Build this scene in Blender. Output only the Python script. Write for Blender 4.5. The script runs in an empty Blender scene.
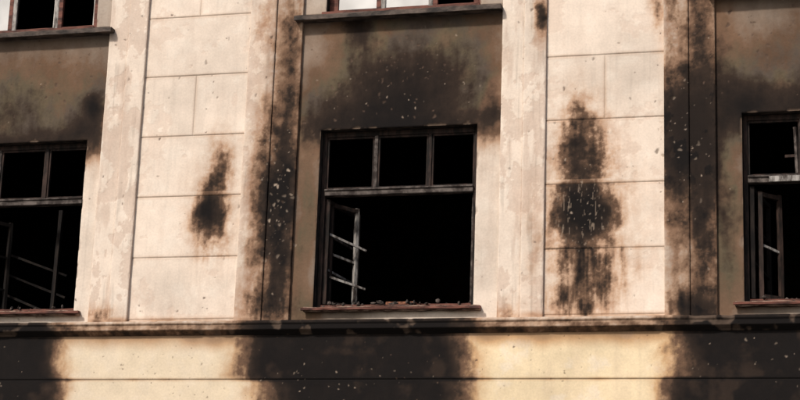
import bpy, math, random
import numpy as np
from mathutils import Matrix, Vector
random.seed(7)
rng=np.random.RandomState(11)
scn=bpy.context.scene
COL=bpy.context.collection

# ---------------------------------------------------------------- noise
TAB=np.random.RandomState(3).rand(16,256,256)
def vnoise(x,z,seed=0):
    t=TAB[seed%16]
    x=x+seed*17.31; z=z+seed*9.77
    xi=np.floor(x).astype(int); zi=np.floor(z).astype(int)
    fx=x-xi; fz=z-zi
    fx=fx*fx*(3-2*fx); fz=fz*fz*(3-2*fz)
    a=t[xi&255,zi&255]; b=t[(xi+1)&255,zi&255]; c=t[xi&255,(zi+1)&255]; d=t[(xi+1)&255,(zi+1)&255]
    return (a*(1-fx)+b*fx)*(1-fz)+(c*(1-fx)+d*fx)*fz
def fbm(x,z,f=1.0,o=4,seed=0,g=0.5):
    s=0;a=1;t=0
    for i in range(o):
        s=s+a*vnoise(x*f,z*f,seed+i*3); t+=a; a*=g; f*=2.03
    return s/t
def sstep(a,b,x):
    t=np.clip((x-a)/(b-a),0,1); return t*t*(3-2*t)
def lerp(a,b,t): return a*(1-t)+b*t

def blobs(X,Z,L,warp=0.10,wf=2.2,seed=0,sharp=1.0):
    wx=(fbm(X,Z,wf,6,seed,.56)-.5)*2*warp*2; wz=(fbm(X,Z,wf,6,seed+5,.56)-.5)*2*warp*2
    x=X+wx; z=Z+wz
    inv=np.ones_like(X)
    for (cx,cz,rx,rz,s,*p) in L:
        p=p[0] if p else 2.0
        r=np.sqrt(((x-cx)/rx)**2+((z-cz)/rz)**2)
        inv=inv*(1-s*np.exp(-r**p*0.75))
    return 1-inv

# ---------------------------------------------------------------- colour model (real surface reflectances)
CREAM=np.array([.655,.560,.475]); PINK=np.array([.47,.355,.285]); PALE=np.array([.74,.665,.58])
YEL=np.array([.72,.59,.40]); GREY=np.array([.128,.098,.077])
def sootmix(base,s):
    out=np.empty_like(base)
    a1=np.array([.135,.080,.052]); a2=np.array([.034,.023,.0175]); a3=np.array([.0095,.008,.0078])
    for c in range(3):
        b=base[...,c]
        m1=b*np.array([.68,.53,.43])[c]
        t1=np.minimum(a1[c],b*.55)
        v=np.where(s<.3,lerp(b,m1,s/.3),
          np.where(s<.5,lerp(m1,t1,(s-.3)/.20),
          np.where(s<.72,lerp(t1,a2[c],(s-.5)/.22),
                   lerp(np.minimum(a2[c],t1),a3[c],np.clip((s-.72)/.25,0,1)))))
        out[...,c]=v
    return out
def grain(X,Z,s,seed,amt=.6):
    n=fbm(X,Z,9,5,seed,.72)-.5
    v=fbm(X*4,Z*.8,4,3,seed+2)-.5
    return np.clip(s+(n*1.05+v*.55)*amt*4*s*(1-s),0,1)

# joints of the ashlar
JZ=[5.06,5.85,6.64,7.437,8.245,9.05,9.85,10.65,11.45,12.25]
PIERS=[(-14.0,-12.58),(-8.83,-7.40),(-3.545,-2.12),(1.63,3.05)]

# soot lists --------------------------------------------------------
S_BAY=[(-6.03,8.75,.20,.36,.82),(-5.65,7.75,.85,.45,.80),(-5.1,8.0,.90,.55,.62),(-5.45,7.46,1.1,.22,.88),(-5.35,8.0,.60,.60,.55),
       (-6.35,7.5,.3,.4,.55),(-6.5,5.2,.25,.2,.45),(-4.5,8.5,.35,.35,.30),(-4.3,7.5,.16,.22,.6),(-6.6,6.2,.16,1.1,.50),
       (-5.4,8.82,1.2,.14,.35),
       (-9.52,7.80,.19,.28,.97),(-9.75,7.5,.3,.22,.6),(-10.4,8.0,.9,.6,.45),(-10.4,7.42,1.0,.18,.8),(-10.9,7.8,.6,.4,.5),
       (-1.2,7.55,.3,.34,.9),(-1.5,6.7,.18,1.2,.72),(-1.4,5.6,.2,.6,.4),(-.7,8.1,.8,.5,.35),(-.5,7.55,.9,.22,.8),(-1.5,8.0,.14,.7,.5),
       (.3,7.7,.9,.6,.7),(-14.6,7.6,.9,.4,.6),(5,7.6,.9,.5,.6)]
S_STRIP=[(-6.88,6.45,.24,.56,1.0,2.8),(-6.95,6.6,.24,1.2,.45),(-6.84,7.25,.17,1.0,.70),(-6.86,5.65,.20,.65,.75),(-7.14,6.6,.15,.8,.45),(-7.1,5.2,.25,.2,.55),
         (-6.85,8.5,.14,.9,.50),(-7.2,8.9,.15,.35,.25),
         (-3.62,8.78,.08,.24,.90),(-3.66,6.0,.1,.5,.15),(-4.0,5.1,.2,.12,.4),
         (-1.85,7.25,.48,.76,1.0,2.8),(-1.7,7.1,.30,.80,.8),(-1.66,8.4,.17,1.0,.72),(-2.02,8.75,.1,.5,.45),(-1.66,6.2,.19,1.0,.78),(-1.75,5.13,.3,.25,.9),(-2.0,6.2,.1,.7,.35),
         (-9.2,5.1,.2,.1,.4)]
S_ASH=[(-3.08,6.27,.32,.36,.99,3.0),(-3.10,6.35,.50,.55,.36),(-3.1,6.93,.27,.36,.70),(-3.13,7.35,.17,.38,.50),(-3.04,5.66,.40,.24,.60),(-3.22,5.22,.26,.22,.62),(-2.9,5.35,.25,.25,.28),
       (-7.80,6.44,.16,.26,.97,2.6),(-7.75,6.90,.13,.32,.64),(-7.78,6.5,.26,.58,.30),(-7.80,6.15,.17,.3,.3),(-2.16,8.8,.08,.4,.3)]

# impact pits ---------------------------------------------------------
PITS=[]
def addpits(n,x0,x1,z0,z1,r0,r1,kind):
    for i in range(n):
        PITS.append((rng.uniform(x0,x1),rng.uniform(z0,z1),r0+(r1-r0)*rng.rand()**3,kind,rng.randint(1000)))
def addclu(n,cx,cz,sx,sz,r0,r1,kind):
    for i in range(n):
        PITS.append((rng.normal(cx,sx),rng.normal(cz,sz),r0+(r1-r0)*rng.rand()**3,kind,rng.randint(1000)))
addpits(260,-12,0,5.05,9.6,.007,.020,'d')
addpits(60,-12,0,5.05,9.6,.007,.016,'l')
addclu(70,-6.9,6.45,.11,.45,.005,.022,'l')
addclu(60,-1.85,7.1,.17,.6,.005,.022,'l')
addclu(24,-5.2,8.0,.6,.4,.006,.014,'l')
addclu(90,-5.4,8.2,.6,.35,.007,.022,'d')
addclu(60,-10.3,8.2,.6,.4,.007,.020,'d')
addclu(55,-.9,8.4,.5,.4,.007,.024,'d')
addclu(34,-3.08,6.2,.17,.3,.005,.013,'l')
addclu(45,-6.2,4.35,.8,.2,.004,.012,'l')
addclu(22,-1.2,4.5,.5,.25,.005,.016,'l')
addclu(10,-10.4,4.5,.5,.25,.005,.012,'l')
addclu(60,-3.9,4.4,1.0,.3,.006,.012,'d')
addclu(60,-8.3,4.45,.8,.3,.006,.012,'d')

# ---------------------------------------------------------------- materials
def newmat(name):
    m=bpy.data.materials.new(name); m.use_nodes=True
    nt=m.node_tree; b=nt.nodes['Principled BSDF']; return m,nt,b
def N(nt,t,**k):
    n=nt.nodes.new(t)
    for a,v in k.items(): setattr(n,a,v)
    return n
def plaster_mat():
    m,nt,b=newmat('sooty_plaster'); L=nt.links.new
    at=N(nt,'ShaderNodeAttribute',attribute_name='tint')
    tc=N(nt,'ShaderNodeNewGeometry')
    n1=N(nt,'ShaderNodeTexNoise'); n1.inputs['Scale'].default_value=38; n1.inputs['Detail'].default_value=4; n1.inputs['Roughness'].default_value=.6
    L(tc.outputs['Position'],n1.inputs['Vector'])
    n2=N(nt,'ShaderNodeTexNoise'); n2.inputs['Scale'].default_value=5; n2.inputs['Detail'].default_value=6
    L(tc.outputs['Position'],n2.inputs['Vector'])
    r=N(nt,'ShaderNodeMapRange'); r.inputs['From Min'].default_value=.3; r.inputs['From Max'].default_value=.7; r.inputs['To Min'].default_value=.93; r.inputs['To Max'].default_value=1.06
    L(n1.outputs['Fac'],r.inputs['Value'])
    r2=N(nt,'ShaderNodeMapRange'); r2.inputs['From Min'].default_value=.3; r2.inputs['From Max'].default_value=.7; r2.inputs['To Min'].default_value=.93; r2.inputs['To Max'].default_value=1.05
    L(n2.outputs['Fac'],r2.inputs['Value'])
    mu=N(nt,'ShaderNodeMath',operation='MULTIPLY'); L(r.outputs[0],mu.inputs[0]); L(r2.outputs[0],mu.inputs[1])
    vm=N(nt,'ShaderNodeVectorMath',operation='SCALE'); L(at.outputs['Color'],vm.inputs[0]); L(mu.outputs[0],vm.inputs['Scale'])
    L(vm.outputs[0],b.inputs['Base Color'])
    b.inputs['Roughness'].default_value=.95
    b.inputs['Specular IOR Level'].default_value=.12
    bp=N(nt,'ShaderNodeBump'); bp.inputs['Strength'].default_value=.35; bp.inputs['Distance'].default_value=.004
    L(n1.outputs['Fac'],bp.inputs['Height']); L(bp.outputs[0],b.inputs['Normal'])
    return m
def noisy(name,c0,c1,scale=12,rough=.85,stretch=(1,1,1),lo=.4,hi=.6,bump=.4,bd=.004,metal=0):
    m,nt,b=newmat(name); L=nt.links.new
    g=N(nt,'ShaderNodeNewGeometry'); mp=N(nt,'ShaderNodeMapping'); mp.inputs['Scale'].default_value=stretch
    L(g.outputs['Position'],mp.inputs['Vector'])
    n=N(nt,'ShaderNodeTexNoise'); n.inputs['Scale'].default_value=scale; n.inputs['Detail'].default_value=6; n.inputs['Roughness'].default_value=.65
    L(mp.outputs[0],n.inputs['Vector'])
    cr=N(nt,'ShaderNodeValToRGB'); cr.color_ramp.elements[0].position=lo; cr.color_ramp.elements[1].position=hi
    cr.color_ramp.elements[0].color=(*c0,1); cr.color_ramp.elements[1].color=(*c1,1)
    L(n.outputs['Fac'],cr.inputs[0]); L(cr.outputs[0],b.inputs['Base Color'])
    b.inputs['Roughness'].default_value=rough; b.inputs['Metallic'].default_value=metal
    b.inputs['Specular IOR Level'].default_value=.2
    bp=N(nt,'ShaderNodeBump'); bp.inputs['Strength'].default_value=bump; bp.inputs['Distance'].default_value=bd
    L(n.outputs['Fac'],bp.inputs['Height']); L(bp.outputs[0],b.inputs['Normal'])
    return m
M_PL=plaster_mat()
M_CHAR=noisy('charred_wood',(.010,.008,.007),(.050,.030,.024),14,.8,(1,1,.25),.42,.66)
M_DARK=noisy('burnt_out_timber',(.006,.005,.005),(.022,.016,.013),14,.9,(1,1,.25),.42,.66)
M_FRAME=noisy('scorched_painted_wood',(.022,.016,.014),(.12,.10,.09),18,.75,(.35,1,.35),.44,.62)
M_PALEW=noisy('peeling_white_paint',(.05,.04,.035),(.34,.32,.30),16,.7,(1,1,.3),.40,.62)
M_WHITE=noisy('weathered_white_paint',(.25,.22,.2),(.60,.57,.53),16,.6,(1,1,.3),.35,.55)
M_RED=noisy('red_brown_paint',(.04,.018,.014),(.16,.062,.045),15,.7,(.3,1,1),.38,.6)
M_SILL=noisy('sooty_sill_metal',(.02,.016,.014),(.12,.09,.075),9,.7,(.5,1,1),.4,.68)
M_BRICK=noisy('exposed_sill_masonry',(.055,.028,.02),(.36,.26,.20),14,.9,(.5,1,1),.42,.66,.8,.01)
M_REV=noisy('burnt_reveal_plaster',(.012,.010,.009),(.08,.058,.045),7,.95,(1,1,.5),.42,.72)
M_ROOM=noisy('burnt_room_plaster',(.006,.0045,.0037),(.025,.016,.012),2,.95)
M_DEB=noisy('charred_debris',(.012,.010,.009),(.10,.08,.07),20,.95)
M_ORA=noisy('scorched_clay_brick',(.08,.035,.022),(.28,.12,.07),25,.9)
M_ASPH=noisy('asphalt',(.035,.035,.036),(.065,.063,.06),30,.95)
M_PAVE=noisy('pavement_concrete',(.18,.17,.16),(.28,.27,.25),8,.95)
M_GRANITE=noisy('kerb_granite',(.22,.21,.2),(.34,.33,.31),40,.9)
def glass():
    m,nt,b=newmat('window_glass'); L=nt.links.new
    b.inputs['Roughness'].default_value=.10
    b.inputs['Specular IOR Level'].default_value=1.0; b.inputs['IOR'].default_value=2.0
    g=N(nt,'ShaderNodeNewGeometry'); n=N(nt,'ShaderNodeTexNoise'); n.inputs['Scale'].default_value=2
    L(g.outputs['Position'],n.inputs['Vector'])
    cr=N(nt,'ShaderNodeValToRGB'); cr.color_ramp.elements[0].color=(.17,.18,.18,1); cr.color_ramp.elements[1].color=(.42,.43,.42,1)
    cr.color_ramp.elements[0].position=.35; cr.color_ramp.elements[1].position=.65
    L(n.outputs['Fac'],cr.inputs[0]); L(cr.outputs[0],b.inputs['Base Color'])
    return m
M_GLASS=glass()

# ---------------------------------------------------------------- building root
root=bpy.data.objects.new('burned_building',None); COL.objects.link(root)
def child(o,p=None): o.parent=p or root; return o

def axis(a,b,lo,hi,fine,coarse,extra=()):
    br=sorted(set([a,b]+[e for e in (lo,hi) if a<e<b]+[e for e in extra if a<e<b]))
    out=[a]
    for p,q in zip(br[:-1],br[1:]):
        m=(p+q)/2; step=fine if lo<m<hi else coarse
        n=max(1,int(math.ceil((q-p)/step-1e-6)))
        out+=list(np.linspace(p,q,n+1)[1:])
    return np.array(out)
VX=(-11.3,-.3); VZ=(3.8,9.6); FINE=.0085

def mesh_from(name,V,F,C,mat,smooth=True,nside=0,parent=None):
    me=bpy.data.meshes.new(name)
    me.vertices.add(len(V)); me.vertices.foreach_set('co',V.astype(np.float32).ravel())
    me.loops.add(F.size); me.loops.foreach_set('vertex_index',F.astype(np.int32).ravel())
    me.polygons.add(len(F)); me.polygons.foreach_set('loop_start',np.arange(0,F.size,4,dtype=np.int32))
    me.update(calc_edges=True)
    sm=np.ones(len(F),bool)
    if nside: sm[-nside:]=False
    if not smooth: sm[:]=False
    me.polygons.foreach_set('use_smooth',sm)
    at=me.attributes.new('tint','FLOAT_COLOR','POINT')
    at.data.foreach_set('color',np.concatenate([C,np.ones((len(C),1))],1).astype(np.float32).ravel())
    me.validate(); me.materials.append(mat)
    o=bpy.data.objects.new(name,me); COL.objects.link(o); child(o,parent); return o

def apply_pits(xs,zs,depth,col,soot):
    for (px,pz,r,k,sd) in PITS:
        if px<xs[0] or px>xs[-1] or pz<zs[0] or pz>zs[-1]: continue
        i0,i1=np.searchsorted(xs,[px-2.2*r-.01,px+2.2*r+.01]); j0,j1=np.searchsorted(zs,[pz-2.2*r-.01,pz+2.2*r+.01])
        if i1<=i0 or j1<=j0: continue
        xx,zz=np.meshgrid(xs[i0:i1],zs[j0:j1],indexing='ij')
        an=np.arctan2(zz-pz,xx-px)
        rr=np.hypot(xx-px,(zz-pz)*(.6+.7*((sd%10)/10)))/r
        rr=rr*(1+.22*np.sin(an*2+sd)+.14*np.sin(an*3+sd*1.7))
        t=1-sstep(.5,1.35,rr)
        depth[i0:i1,j0:j1]+=t*r*.3
        s=soot[i0:i1,j0:j1]
        light=np.array([.38,.30,.235])*(.45+.6*((sd*7)%10)/10); dark=np.array([.09,.06,.045])
        c=light if k=='l' else dark
        if k=='l': t=t*(.8 if (sd%3)==0 else .45)
        else: t=t*(.35+.55*((sd*3)%10)/10)
        col[i0:i1,j0:j1]=col[i0:i1,j0:j1]*(1-t[...,None])+c*t[...,None]

def panel(name,x0,x1,z0,z1,y,fn,holes=(),xe=(),ze=(),depth_back=.10,bevel=True):
    ex=list(xe); ez=list(ze)
    for h in holes: ex+=[h[0],h[1]]; ez+=[h[2],h[3]]
    if bevel: ex+=[x0+.006,x1-.006]
    xs=axis(x0,x1,VX[0],VX[1],FINE,.07,ex); zs=axis(z0,z1,VZ[0],VZ[1],FINE,.07,ez)
    X,Z=np.meshgrid(xs,zs,indexing='ij')
    col,dep,soot=fn(X,Z)
    dep=dep+(fbm(X,Z,1.3,3,9)-.5)*.012+(fbm(X,Z,11,2,4)-.5)*.0016
    apply_pits(xs,zs,dep,col,soot)
    if bevel:
        e=np.minimum(X-x0,x1-X)
        wear=np.clip(fbm(X,Z,9,3,6)-.5,0,1)*.05
        dep=dep+(1-sstep(0,.008+wear,e))*(.006+wear*.5)
        t=((1-sstep(.0,.012+wear*1.3,e))*sstep(.01,.03,wear))[...,None]
        col=col*(1-t*.45)+np.array([.34,.26,.20])*t*.45
    for h in holes:
        e=np.maximum(np.maximum(h[0]-X,X-h[1]),np.maximum(h[2]-Z,Z-h[3]))
        wear=np.clip(fbm(X,Z,7,3,2)-.52,0,1)*.12
        t=(1-sstep(0,.01+wear,e))
        dep=dep+t*(.006+wear*.35)
        t=(t*sstep(.005,.02,wear))[...,None]
        col=col*(1-t*.5)+np.array([.22,.155,.115])*t*.5
    nx,nz=X.shape
    V=np.stack([X,y+dep,Z],-1).reshape(-1,3); C=col.reshape(-1,3)
    I=np.arange(nx*nz).reshape(nx,nz)
    F=np.stack([I[:-1,:-1],I[1:,:-1],I[1:,1:],I[:-1,1:]],-1).reshape(-1,4)
    cx=((xs[:-1]+xs[1:])/2)[:,None]; cz=((zs[:-1]+zs[1:])/2)[None]
    keep=np.ones((nx-1,nz-1),bool)
    for h in holes: keep&=~((cx>h[0])&(cx<h[1])&(cz>h[2])&(cz<h[3]))
    F=F[keep.ravel()]
    VS=[V];CS=[C];FS=[F];off=len(V)
    for loop in (I[0,::-1],I[-1,:],I[:,0],I[::-1,-1]):
        a=V[loop]; b=a.copy(); b[:,1]=y+depth_back; n=len(loop)
        VS+= [a,b]; CS+=[C[loop]*.9,C[loop]*.9]
        k=np.arange(n-1)+off
        FS.append(np.stack([k,k+n,k+n+1,k+1],-1)); off+=2*n
    ns=sum(len(f) for f in FS[1:])
    return mesh_from(name,np.concatenate(VS),np.concatenate(FS),np.concatenate(CS),M_PL,nside=ns)

# ---------------------------------------------------------------- surface functions
def base_plaster(X,Z,seed,pk=.5,sharp=True,base=CREAM):
    n=fbm(X,Z,1.4,5,seed); n2=fbm(X,Z,5,5,seed+1,.6); v=fbm(X*3,Z*.6,3,5,seed+2,.6)
    col=base*(0.90+.20*n)[...,None]
    col=lerp(col,PALE*np.ones_like(col),(sstep(.5,.70,n2)*.40)[...,None])
    col=lerp(col,PINK*np.ones_like(col),(sstep(.48,.75,v)*.42*pk)[...,None])
    gm=sstep(.50,.75,fbm(X,Z,.9,5,seed+6))
    col=col*(1-.13*gm)[...,None]
    st=sstep(.60,.80,fbm(X*9,Z*.45,3,3,seed+4))
    col=col*(1-.15*st*pk)[...,None]
    return col,n,n2
def f_strip(X,Z):
    col,n,n2=base_plaster(X,Z,1,1.2)
    q=fbm(X,Z*.8,4.2,6,7,.62)
    th=.525
    m=sstep(th,th+.03,q)
    col=lerp(col,(PINK*1.02)*np.ones_like(col),(m*.50)[...,None])
    dep=m*.0025
    g=blobs(X,Z,[(-6.85,8.2,.17,1.2,.80),(-6.86,6,.22,1.4,.82),(-7.15,6.3,.2,1.2,.30),(-1.68,8.2,.2,1.3,.8),(-1.68,6,.2,1.3,.85),(-2.0,7.6,.2,1.8,.45),(-2.0,5.8,.12,.9,.4)],.05,3,3)
    col=lerp(col,GREY*np.ones_like(col)*1.5,(g*.85)[...,None])
    s=grain(X,Z,blobs(X,Z,S_STRIP,.05,3,2),4,.7)
    s=np.clip(s-m*.10*s,0,1)
    s=np.maximum(s,.6*sstep(.10,0,Z-5.04)*fbm(X,Z,6,3,5))
    return sootmix(col,s),dep,s
def f_bay(X,Z):
    col,n,n2=base_plaster(X,Z,4,.5)
    u=(X+5.40+5.18*10)%5.18
    u=np.where(u>2.59,u-5.18,u)
    top=sstep(7.0,7.75,Z+(fbm(X,Z,2,3,8)-.5)*.5-.35*sstep(.9,1.25,u))*sstep(9.3,8.9,Z)
    left=sstep(.2,-.6,u)
    g=np.clip(np.maximum(top*.94,left*.88),0,1)
    g=np.where(Z>9.0,.55,g)
    g=np.clip(g+(fbm(X,Z,3,4,2)-.5)*.24*g,0,1)
    gcol=GREY*np.ones_like(col)*(.85+.5*fbm(X,Z,1.6,4,6))[...,None]
    gcol=lerp(gcol,np.array([.22,.165,.125])*np.ones_like(col),(sstep(.46,.74,fbm(X*1.6,Z*.7,1.5,5,12))*.5)[...,None])
    gcol=gcol*(1+.65*sstep(-.65,-1.3,u)*sstep(7.8,8.6,Z))[...,None]
    col=lerp(col,gcol,g[...,None])
    s=grain(X,Z,blobs(X,Z,S_BAY,.11,1.6,6),1,.32)
    return sootmix(col,s),np.zeros_like(X),s
def f_ash(X,Z):
    col,n,n2=base_plaster(X,Z,8,.35,base=CREAM*1.05)
    k=np.zeros_like(X)
    for i,z in enumerate(JZ): k=k+(Z>z)
    bl=(np.sin(k*12.9+np.floor(X/2.)*3.1)*43.7)%1
    col=col*(.95+.08*bl)[...,None]
    q=sstep(.60,.64,fbm(X,Z,3.1,6,12,.62))
    col=lerp(col,(PINK*1.15)*np.ones_like(col),(q*.30)[...,None])
    dep=q*.002; dj=np.full_like(X,9.)
    for z in JZ: dj=np.minimum(dj,abs(Z-z+ (fbm(X,Z*0,3,2,3)-.5)*.006))
    for (a,b) in PIERS:
        c=(a+b)/2
        inb=((Z>7.437)&(Z<8.245))|((Z>9.05)&(Z<9.85))|((Z>10.65)&(Z<11.45))
        dj=np.where(inb&(X>a-.05)&(X<b+.05),np.minimum(dj,abs(X-c)+.004),dj)
    gr=(1-sstep(.003,.010,dj))*(.45+.8*fbm(X,Z,1.6,3,14))
    dep=dep+gr*.010
    dirt=(1-sstep(.0,.05,dj))*.20*fbm(X,Z,5,3,9)
    s=grain(X,Z,blobs(X,Z,S_ASH,.06,2.6,10),6,.70)
    st=fbm(X*7,Z*.7,3,3,3)
    s=np.where(Z<5.85,np.clip(s*(.35+1.1*st),0,1),s)
    s=np.clip(s*(1-.30*((Z>6.64)&(Z<6.7))),0,1)
    s=np.clip(s+dirt,0,1)
    s=np.maximum(s,.5*sstep(.08,0,Z-5.04)*fbm(X,Z,6,3,5))
    c=sootmix(col,s)
    # short vertical scratches exposing plaster inside the big burn
    sc=sstep(.66,.74,fbm(X*5,Z,11,3,14,.6))*sstep(.5,.15,abs(X+3.12))*sstep(.5,.2,abs(Z-6.3))
    c=lerp(c,np.array([.30,.23,.175])*np.ones_like(c),(sc*.5)[...,None])
    c=c*(1-np.clip(gr,0,1)*.40)[...,None]
    return c,dep,s
def lowsoot(X,Z):
    w=(fbm(X,Z,1.6,5,5)-.5)*.42+(fbm(X,Z*.5,8,3,7)-.5)*.08
    x=X+w
    low=sstep(4.36,4.24,Z)
    a=sstep(-9.42,-9.95,x)
    b=sstep(-7.75,-6.90,x-low*.35)*sstep(-4.10,-4.78,x)
    c=sstep(-2.25,-1.65,x+low*.12)
    s=np.clip(a+b+c,0,1)
    far=((X<-13)|(X>2))
    s=np.where(far,s*.7,s)
    s=s*sstep(.0,2.8,Z)
    return s
def f_low(X,Z):
    col,n,n2=base_plaster(X,Z,5,.30,base=YEL)
    col=lerp(col,np.array([.60,.51,.395])*np.ones_like(col),(sstep(-5.5,-8,X)*.75)[...,None])
    s=lowsoot(X,Z)
    s=np.clip(grain(X,Z,s*.965,3,.42),0,1)
    s=np.clip(s-.16*s*sstep(.55,.75,fbm(X,Z,3.5,5,10)),0,1)
    edge=.40*sstep(4.60,4.86,Z+(fbm(X,Z,3,3,2)-.5)*.14)
    s=np.clip(np.maximum(s,edge),0,1)
    dj=np.minimum(abs(Z-4.30),np.minimum(abs(Z-3.55),np.minimum(abs(Z-2.8),abs(Z-2.05))))
    gr=1-sstep(.004,.011,dj)
    s=np.clip(s+.35*(1-sstep(0,.04,dj))*fbm(X,Z,5,3,1),0,1)
    c=sootmix(col,s)*(1-gr*.45)[...,None]
    return c,gr*.012,s

# ---------------------------------------------------------------- upper facade
WINS=[(-6.41,-4.40),(-6.41-5.19,-4.40-5.20),(-1.22,.76),(-6.38-2*5.19,-4.40-2*5.2)]
bays=[(-6.70,-4.10),(-11.90,-9.37),(-1.52,1.08),(-17.1,-14.55)]
ZB,ZT=5.0,12.4
WZ=(5.19,7.45); WZ2=(8.98,11.2)
for (a,b),(wl,wr) in zip(bays,WINS):
    panel('window_bay_wall',a-.02,b+.02,ZB,ZT,.035,f_bay,holes=[(wl,wr,*WZ),(wl,wr,*WZ2)],bevel=False)
for a,b in PIERS:
    je=[]
    for z in JZ: je+=[z-.010,z-.003,z+.003,z+.010]
    c=(a+b)/2
    panel('ashlar_pier',a-.02,b+.02,ZB,ZT,0,f_ash,xe=[c-.008,c,c+.008],ze=je,bevel=False)
strips=[(-9.37,-9.09,-.022),(-9.09,-8.83,-.05),(-7.40,-7.05,-.05),(-7.05,-6.70,-.022),
        (-4.10,-3.82,-.022),(-3.82,-3.545,-.05),(-2.12,-1.83,-.05),(-1.83,-1.52,-.022),
        (1.08,1.36,-.022),(1.36,1.63,-.05),(3.05,3.35,-.05),(3.35,3.66,-.022),
        (-14.55,-14.27,-.022),(-14.27,-14.0,-.05),(-12.58,-12.25,-.05),(-12.25,-11.90,-.022)]
for (a,b,y) in strips:
    panel('pilaster_strip',a,b,ZB,ZT,y,f_strip)
low_holes=[(wl+.1,wr-.1,.9,3.0) for wl,wr in WINS]
panel('ground_storey_wall',-17.1,3.66,0.0,4.90,-.03,f_low,holes=low_holes,ze=[4.289,4.296,4.304,4.311],bevel=False,depth_back=.3)

def sweep(name,prof,x0,x1,colf,mat=M_PL):
    pr=[]
    for p,q in zip(prof[:-1],prof[1:]):
        L=math.hypot(q[0]-p[0],q[1]-p[1]); n=max(1,int(L/.012))
        for i in range(n): pr.append((p[0]+(q[0]-p[0])*i/n,p[1]+(q[1]-p[1])*i/n))
    pr.append(prof[-1]); pr=np.array(pr)
    xs=axis(x0,x1,VX[0],VX[1],.0125,.08)
    X,T=np.meshgrid(xs,np.arange(len(pr)),indexing='ij')
    Y=pr[T,0]; Z=pr[T,1]
    wear=np.clip(fbm(X,Z,5,4,13)-.60,0,1)
    V=np.stack([X,Y+wear*.10*(Y<-.05)+(fbm(X,Z,2,3,1)-.5)*.008,Z-wear*.03*(Z>4.98)+(fbm(X,Z*0,.8,3,2)-.5)*.012],-1).reshape(-1,3)
    C=colf(X,Y,Z,wear).reshape(-1,3)
    I=np.arange(X.size).reshape(X.shape)
    F=np.stack([I[:-1,1:],I[1:,1:],I[1:,:-1],I[:-1,:-1]],-1).reshape(-1,4)
    return mesh_from(name,V,F,C,mat)
def c_corn(X,Y,Z,wear):
    col,n,n2=base_plaster(X,Z+Y,3,1.0)
    col=col*.85
    s=lowsoot(X,np.full_like(X,4.6))
    s=np.clip(.40+.58*s,0,1)
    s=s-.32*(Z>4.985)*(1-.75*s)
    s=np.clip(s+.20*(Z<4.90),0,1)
    s=grain(X,Z*2,s,7,.6)
    c=sootmix(col,s)
    t=(sstep(.02,.09,wear)*.30)[...,None]
    return lerp(c,np.array([.22,.155,.115])*np.ones_like(c),t)
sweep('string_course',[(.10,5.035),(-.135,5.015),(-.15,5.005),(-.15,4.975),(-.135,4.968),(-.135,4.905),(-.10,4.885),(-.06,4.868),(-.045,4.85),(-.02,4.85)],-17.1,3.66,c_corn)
def c_top(X,Y,Z,wear):
    col,n,n2=base_plaster(X,Z+Y,3,.6); return col
sweep('roof_cornice',[(.2,12.75),(-.55,12.72),(-.6,12.66),(-.6,12.58),(-.4,12.5),(-.2,12.42),(-.08,12.36),(.05,12.36)],-17.1,3.66,c_top)

# ---------------------------------------------------------------- helpers for timber parts
import bmesh
def box(name,x0,x1,y0,y1,z0,z1,mat,parent,bev=.004,jit=0,seg=1):
    bm=bmesh.new(); bmesh.ops.create_cube(bm,size=1)
    for v in bm.verts:
        v.co=Vector(((x0+x1)/2+v.co.x*(x1-x0),(y0+y1)/2+v.co.y*(y1-y0),(z0+z1)/2+v.co.z*(z1-z0)))
    if seg>1:
        L=[x1-x0,y1-y0,z1-z0]; ax=L.index(max(L))
        ed=[e for e in bm.edges if abs((e.verts[0].co-e.verts[1].co)[ax])>L[ax]*.9]
        bmesh.ops.subdivide_edges(bm,edges=ed,cuts=seg)
        for v in bm.verts:
            for k in range(3):
                if k!=ax: v.co[k]+=random.uniform(-jit,jit)
    elif jit:
        for v in bm.verts:
            v.co+=Vector([random.uniform(-jit,jit) for _ in range(3)])
    if bev: bmesh.ops.bevel(bm,geom=list(bm.edges),offset=bev,segments=1,affect='EDGES',clamp_overlap=True)
    me=bpy.data.meshes.new(name); bm.to_mesh(me); bm.free(); me.materials.append(mat)
    o=bpy.data.objects.new(name,me); COL.objects.link(o); child(o,parent)
    return o
def bar(name,p,q,w,d,mat,parent,jit=.002):
    p=Vector(p);q=Vector(q); L=(q-p).length
    bm=bmesh.new(); bmesh.ops.create_cube(bm,size=1)
    for v in bm.verts: v.co=Vector((v.co.x*w,v.co.y*d,(v.co.z+.5)*L))
    ed=[e for e in bm.edges if abs((e.verts[0].co-e.verts[1].co).z)>L*.9]
    bmesh.ops.subdivide_edges(bm,edges=ed,cuts=max(2,int(L/.15)))
    for v in bm.verts: v.co.x+=random.uniform(-jit,jit); v.co.y+=random.uniform(-jit,jit)
    R=(q-p).to_track_quat('Z','Y').to_matrix().to_4x4()
    bm.transform(Matrix.Translation(p)@R)
    me=bpy.data.meshes.new(name); bm.to_mesh(me); bm.free(); me.materials.append(mat)
    o=bpy.data.objects.new(name,me); COL.objects.link(o); child(o,parent); return o
def empty(name):
    e=bpy.data.objects.new(name,None); COL.objects.link(e); child(e); return e

def reveal(par,wl,wr,z0,z1,y0,y1,mat):
    t=.25; g=.003
    box('reveal_left',wl-t,wl-g,y0,y1,z0-t,z1+t,mat,par,0)
    box('reveal_right',wr+g,wr+t,y0,y1,z0-t,z1+t,mat,par,0)
    box('reveal_head',wl-g,wr+g,y0,y1,z1+g,z1+t,mat,par,0)
    box('reveal_base',wl-g,wr+g,y0,y1,z0-t,z0-g,mat,par,0)

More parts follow.
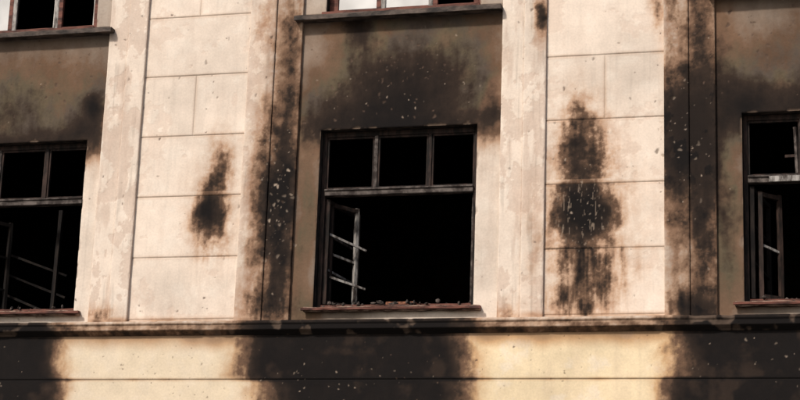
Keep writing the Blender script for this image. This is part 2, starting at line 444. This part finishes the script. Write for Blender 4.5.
def leaf(par,hinge_x,z0,z1,width,ang,side,y,mat,bars=2,broken=False,far=None,light=None):
    a=math.radians(ang); dx=math.cos(a)*side; dy=math.sin(a)
    def pt(s,z): return (hinge_x+dx*s,y+dy*s,z)
    w=.05; light=light or M_PALEW
    bar('casement_stile',pt(.02,z0),pt(.02,z1),w,w*.9,mat,par)
    bar('casement_stile',pt(width,z0+.01),pt(width-.01,z1-.01),w,w*.9,far or mat,par)
    bar('casement_rail',pt(.04,z0+.03),pt(width-.02,z0+.03),w,w,mat,par)
    bar('casement_rail',pt(.04,z1-.03),pt(width-.02,z1-.05),w,w,mat,par)
    for i in range(bars):
        f=(i+1)/(bars+1); zz=z0+(z1-z0)*f
        bar('glazing_bar',pt(.04,zz),pt(width-.02,zz-(.06 if broken else 0)),.024,.028,M_FRAME if (i%2 and light is M_PALEW) else light,par)

def window(wl,wr,z0,z1,kind):
    glz=kind in('glazed','emptied')
    par=empty('burned_window' if not glz else 'glazed_window')
    y0=.035
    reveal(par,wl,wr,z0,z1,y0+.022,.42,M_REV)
    yf=y0+.13; fd=.075; fm=M_CHAR if not glz else M_RED
    tm=M_FRAME if not glz else M_RED
    f=.055
    box('frame_left_jamb',wl,wl+f,yf,yf+fd,z0,z1,fm,par,.005,.002,seg=10)
    box('frame_right_jamb',wr-f,wr,yf,yf+fd,z0,z1,fm,par,.005,.002,seg=10)
    box('frame_head',wl+f,wr-f,yf,yf+fd,z1-f-.01,z1,fm,par,.005,.002,seg=8)
    box('frame_bottom_rail',wl+f,wr-f,yf,yf+fd,z0,z0+f,M_RED,par,.005,.004,seg=12)
    zt=6.665+(z0-5.19)
    box('transom',wl+f,wr-f,yf-.03,yf+fd+.01,zt-.045,zt+.025,tm,par,.008,.003,seg=10)
    box('transom_moulding',wl+f,wr-f,yf-.05,yf-.025,zt+.018,zt+.04,tm,par,.005,.002,seg=10)
    W=wr-wl
    for fx in (.345,.69):
        x=wl+W*fx
        box('transom_light_mullion',x-.024,x+.024,yf+.004,yf+fd-.004,zt+.04,z1-f,tm if fx<.5 else fm,par,.004,.002,seg=4)
    xs=[wl+f,wl+W*.345-.024,wl+W*.345+.024,wl+W*.69-.024,wl+W*.69+.024,wr-f]
    for i in range(3):
        a,b=xs[2*i],xs[2*i+1]
        for q in ((a,a+.025,zt+.04,z1-f),(b-.025,b,zt+.04,z1-f),(a,b,zt+.04,zt+.07),(a,b,z1-f-.035,z1-f-.01)):
            box('upper_sash',q[0]+.002,q[1]-.002,yf+.02,yf+.055,q[2],q[3],M_CHAR if not glz else M_PALEW,par,.002,.001)
    zb=z0+f
    if kind=='center':
        leaf(par,wl+.08,zb+.02,zt-.07,.84,79,1,yf+.05,M_CHAR,2,True,M_FRAME)
        leaf(par,wl+.09,zb+.02,zt-.09,.40,50,1,yf+.16,M_CHAR,1,True,M_PALEW)
        leaf(par,wr-.06,zb+.02,zt-.07,.80,97,-1,yf+.05,M_FRAME,2)
        bar('fallen_glazing_bar',(wl+.12,yf+.12,5.62),(wl+.52,yf+.35,5.50),.022,.026,M_PALEW,par)
        bar('fallen_glazing_bar',(wl+.10,yf+.10,6.16),(wl+.50,yf+.40,6.00),.022,.026,M_PALEW,par)
    elif kind=='left':
        leaf(par,wl+.09,zb+.02,zt-.07,.86,60,1,yf+.05,M_DARK,2,True,None,M_DARK)
        bar('hanging_post',(wl+W*.69,yf+.5,zb),(wl+W*.69+.02,yf+.5,zt),.05,.05,M_DARK,par)
        for k in range(3):
            bar('collapsed_batten',(wl+.5,yf+.9,5.60+k*.28),(wl+1.25,yf+1.1,5.30+k*.30),.022,.03,M_DARK,par)
    elif kind=='right':
        leaf(par,wl+.09,zb+.02,zt-.07,.86,80,1,yf+.05,M_DARK,2,True,None,M_DARK)
        leaf(par,wl+.17,zb+.02,zt-.12,.3,40,1,yf+.10,M_CHAR,1,True)
        bar('hanging_rail',(wl+.48,yf+.06,6.95),(wl+1.2,yf+.12,6.98),.03,.03,M_CHAR,par)
        bar('hanging_rail',(wl+.62,yf+.04,6.72),(wl+.60,yf+.05,7.30),.03,.03,M_FRAME,par)
        box('blind_remnant',wl+.3,wl+1.5,yf-.075,yf-.055,zt-.05,zt+.02,M_PALEW,par,.002,.003)
    elif glz:
        xm=[wl+f,wl+W*.34,wl+W*.68,wr-f]
        for i in range(3):
            a,b=xm[i]+.03,xm[i+1]-.03
            for q in ((a-.03,a+.03,zb,zt-.05),(b-.03,b+.03,zb,zt-.05)):
                box('casement_stile',q[0],q[1],yf+.01,yf+.06,q[2],q[3],M_RED if i!=1 else M_PALEW,par,.004,.001)
            box('casement_bottom_rail',a+.03,b-.03,yf+.012,yf+.058,zb,zb+.05,M_RED,par,.004,.001)
            if kind=='glazed' and i!=2:
                box('window_glass',a+.03,b-.03,yf+.03,yf+.036,zb+.05,zt-.05,M_GLASS,par,0)
            if kind=='emptied' :
                box('inner_sash_stile',b-.10,b-.035,yf+.13,yf+.17,zb,zt-.05,M_WHITE,par,.004,.002)
                box('inner_sash_rail',a+.035,b-.102,yf+.13,yf+.17,zb,zb+.06,M_CHAR,par,.004,.002)
                if i==0: box('window_glass',a+.03,b-.03,yf+.03,yf+.036,zb+.05,zt-.05,M_GLASS,par,0)
            box('upper_window_glass',a,b,yf+.036,yf+.041,zt+.05,z1-f,M_GLASS,par,0)
    if z0<6:
        box('window_sill',wl-.10,wr+.10,-.045,yf+.02,z0-.065,z0-.004,M_BRICK,par,.008,.006,seg=26)
        box('sill_lip',wl-.12,wr+.12,-.075,-.043,z0-.050,z0-.018,M_RED,par,.004,.004,seg=22)
        if kind in('center','left','right'):
            bm=bmesh.new()
            for i in range(80):
                x=random.uniform(wl+.08,wr-.08); h=random.uniform(.008,.035)
                m=bmesh.ops.create_icosphere(bm,subdivisions=1,radius=1)
                T=Matrix.Translation((x,random.uniform(.05,yf+.3),z0+.0+h*.4 + (.05 if random.random()<.5 else 0)))@Matrix.Rotation(random.uniform(0,6),4,'Z')@Matrix.Diagonal((random.uniform(.01,.06),random.uniform(.01,.03),h,1))
                for v in m['verts']:
                    v.co=T@(v.co*random.uniform(.7,1.2))
            me=bpy.data.meshes.new('sill_debris'); bm.to_mesh(me); bm.free(); me.materials.append(M_DEB)
            o=bpy.data.objects.new('sill_debris',me); COL.objects.link(o); child(o,par)
        if kind=='center':
            box('loose_brick',-5.55,-5.18,yf+.09,yf+.22,z0+.0,z0+.10,M_ORA,par,.006,.004)
    else:
        box('window_sill',wl-.37,wr+.30,-.13,yf+.02,z0-.105,z0-.045,M_SILL,par,.006,.004,seg=26)
        box('sill_drip_edge',wl-.37,wr+.30,-.145,-.128,z0-.118,z0-.06,M_SILL,par,.003,.003,seg=22)
        box('window_sill_flashing',wl-.02,wr+.02,-.09,yf+.0,z0-.043,z0-.004,M_RED,par,.004,.003,seg=18)
    return par

window(*WINS[0],*WZ,'center'); window(*WINS[1],*WZ,'left'); window(*WINS[2],*WZ,'right'); window(*WINS[3],*WZ,'plain')
for i,w in enumerate(WINS): window(*w,*WZ2,'emptied' if i==1 else 'glazed')
for w in low_holes:
    par=empty('ground_storey_window')
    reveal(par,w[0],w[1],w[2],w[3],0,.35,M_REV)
    box('frame_left_jamb',w[0],w[0]+.06,.12,.19,w[2],w[3],M_RED,par); box('frame_right_jamb',w[1]-.06,w[1],.12,.19,w[2],w[3],M_RED,par)
    box('frame_head',w[0]+.06,w[1]-.06,.12,.19,w[3]-.06,w[3],M_RED,par); box('frame_bottom_rail',w[0]+.06,w[1]-.06,.12,.19,w[2],w[2]+.06,M_RED,par)
    c=(w[0]+w[1])/2
    box('mullion',c-.03,c+.03,.12,.19,w[2]+.06,w[3]-.06,M_RED,par)
    box('window_glass',w[0]+.06,w[1]-.06,.15,.156,w[2]+.06,w[3]-.06,M_GLASS,par,0)

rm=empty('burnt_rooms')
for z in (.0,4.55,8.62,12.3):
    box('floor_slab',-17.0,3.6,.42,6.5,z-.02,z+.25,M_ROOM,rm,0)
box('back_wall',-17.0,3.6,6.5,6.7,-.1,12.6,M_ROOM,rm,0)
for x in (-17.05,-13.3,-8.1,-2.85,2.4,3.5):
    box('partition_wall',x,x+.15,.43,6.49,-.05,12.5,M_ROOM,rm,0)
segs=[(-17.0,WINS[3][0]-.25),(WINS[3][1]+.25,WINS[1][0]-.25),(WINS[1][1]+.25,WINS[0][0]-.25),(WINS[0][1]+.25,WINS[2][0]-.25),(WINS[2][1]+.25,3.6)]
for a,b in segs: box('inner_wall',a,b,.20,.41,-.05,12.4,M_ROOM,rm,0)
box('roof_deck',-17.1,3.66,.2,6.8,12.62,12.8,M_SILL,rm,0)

# ---------------------------------------------------------------- street
def plane(name,x0,x1,y0,y1,z,mat):
    me=bpy.data.meshes.new(name); me.from_pydata([(x0,y0,z),(x1,y0,z),(x1,y1,z),(x0,y1,z)],[],[(0,1,2,3)]); me.materials.append(mat)
    o=bpy.data.objects.new(name,me); COL.objects.link(o); return o
plane('ground',-600,600,-600,600,-.14,M_PAVE)
plane('road',-600,600,-14,-4.0,-.136,M_ASPH)
def solid(name,x0,x1,y0,y1,z0,z1,mat):
    o=box(name,x0,x1,y0,y1,z0,z1,mat,None,.01); o.parent=None; return o
solid('pavement',-100,100,-3.85,-.04,-.13,-.004,M_PAVE)
solid('kerb',-100,100,-4.0,-3.853,-.13,.002,M_GRANITE)

# ---------------------------------------------------------------- light
w=bpy.data.worlds.new('World'); scn.world=w; w.use_nodes=True
nt=w.node_tree; sky=nt.nodes.new('ShaderNodeTexSky'); sky.sky_type='NISHITA'; sky.sun_disc=False
EL=math.radians(38); ROT=math.radians(203)
sky.sun_elevation=EL; sky.sun_rotation=ROT; sky.dust_density=3; sky.air_density=1.0
nt.links.new(sky.outputs[0],nt.nodes['Background'].inputs[0]); nt.nodes['Background'].inputs[1].default_value=.11
sd=bpy.data.lights.new('sun','SUN'); sd.energy=3.45; sd.angle=math.radians(5); sd.color=(1,.925,.835)
so=bpy.data.objects.new('sun',sd); COL.objects.link(so)
d=Vector((math.sin(ROT)*math.cos(EL),math.cos(ROT)*math.cos(EL),math.sin(EL)))
so.rotation_euler=d.to_track_quat('Z','Y').to_euler(); so.location=(0,-30,30)

# ---------------------------------------------------------------- camera
ex=np.array([6400,-192,-1700.]);ex/=np.linalg.norm(ex)
ez=np.array([240,-7000,1700.]);ez-=ex*ez.dot(ex);ez/=np.linalg.norm(ez)
ey=np.cross(ez,ex)
R=np.array([ex,ey,ez])
right=Vector(R[:,0]); up=-Vector(R[:,1]); back=-Vector(R[:,2])
cd=bpy.data.cameras.new('camera'); co=bpy.data.objects.new('camera',cd); COL.objects.link(co)
M=Matrix((right,up,back)).transposed().to_4x4(); M.translation=Vector((0,-19.5,1.6)); co.matrix_world=M
cd.sensor_width=36; cd.lens=1700/800*36; cd.clip_end=2000
scn.camera=co
scn.view_settings.view_transform='Standard'; scn.view_settings.look='None'; scn.view_settings.exposure=0
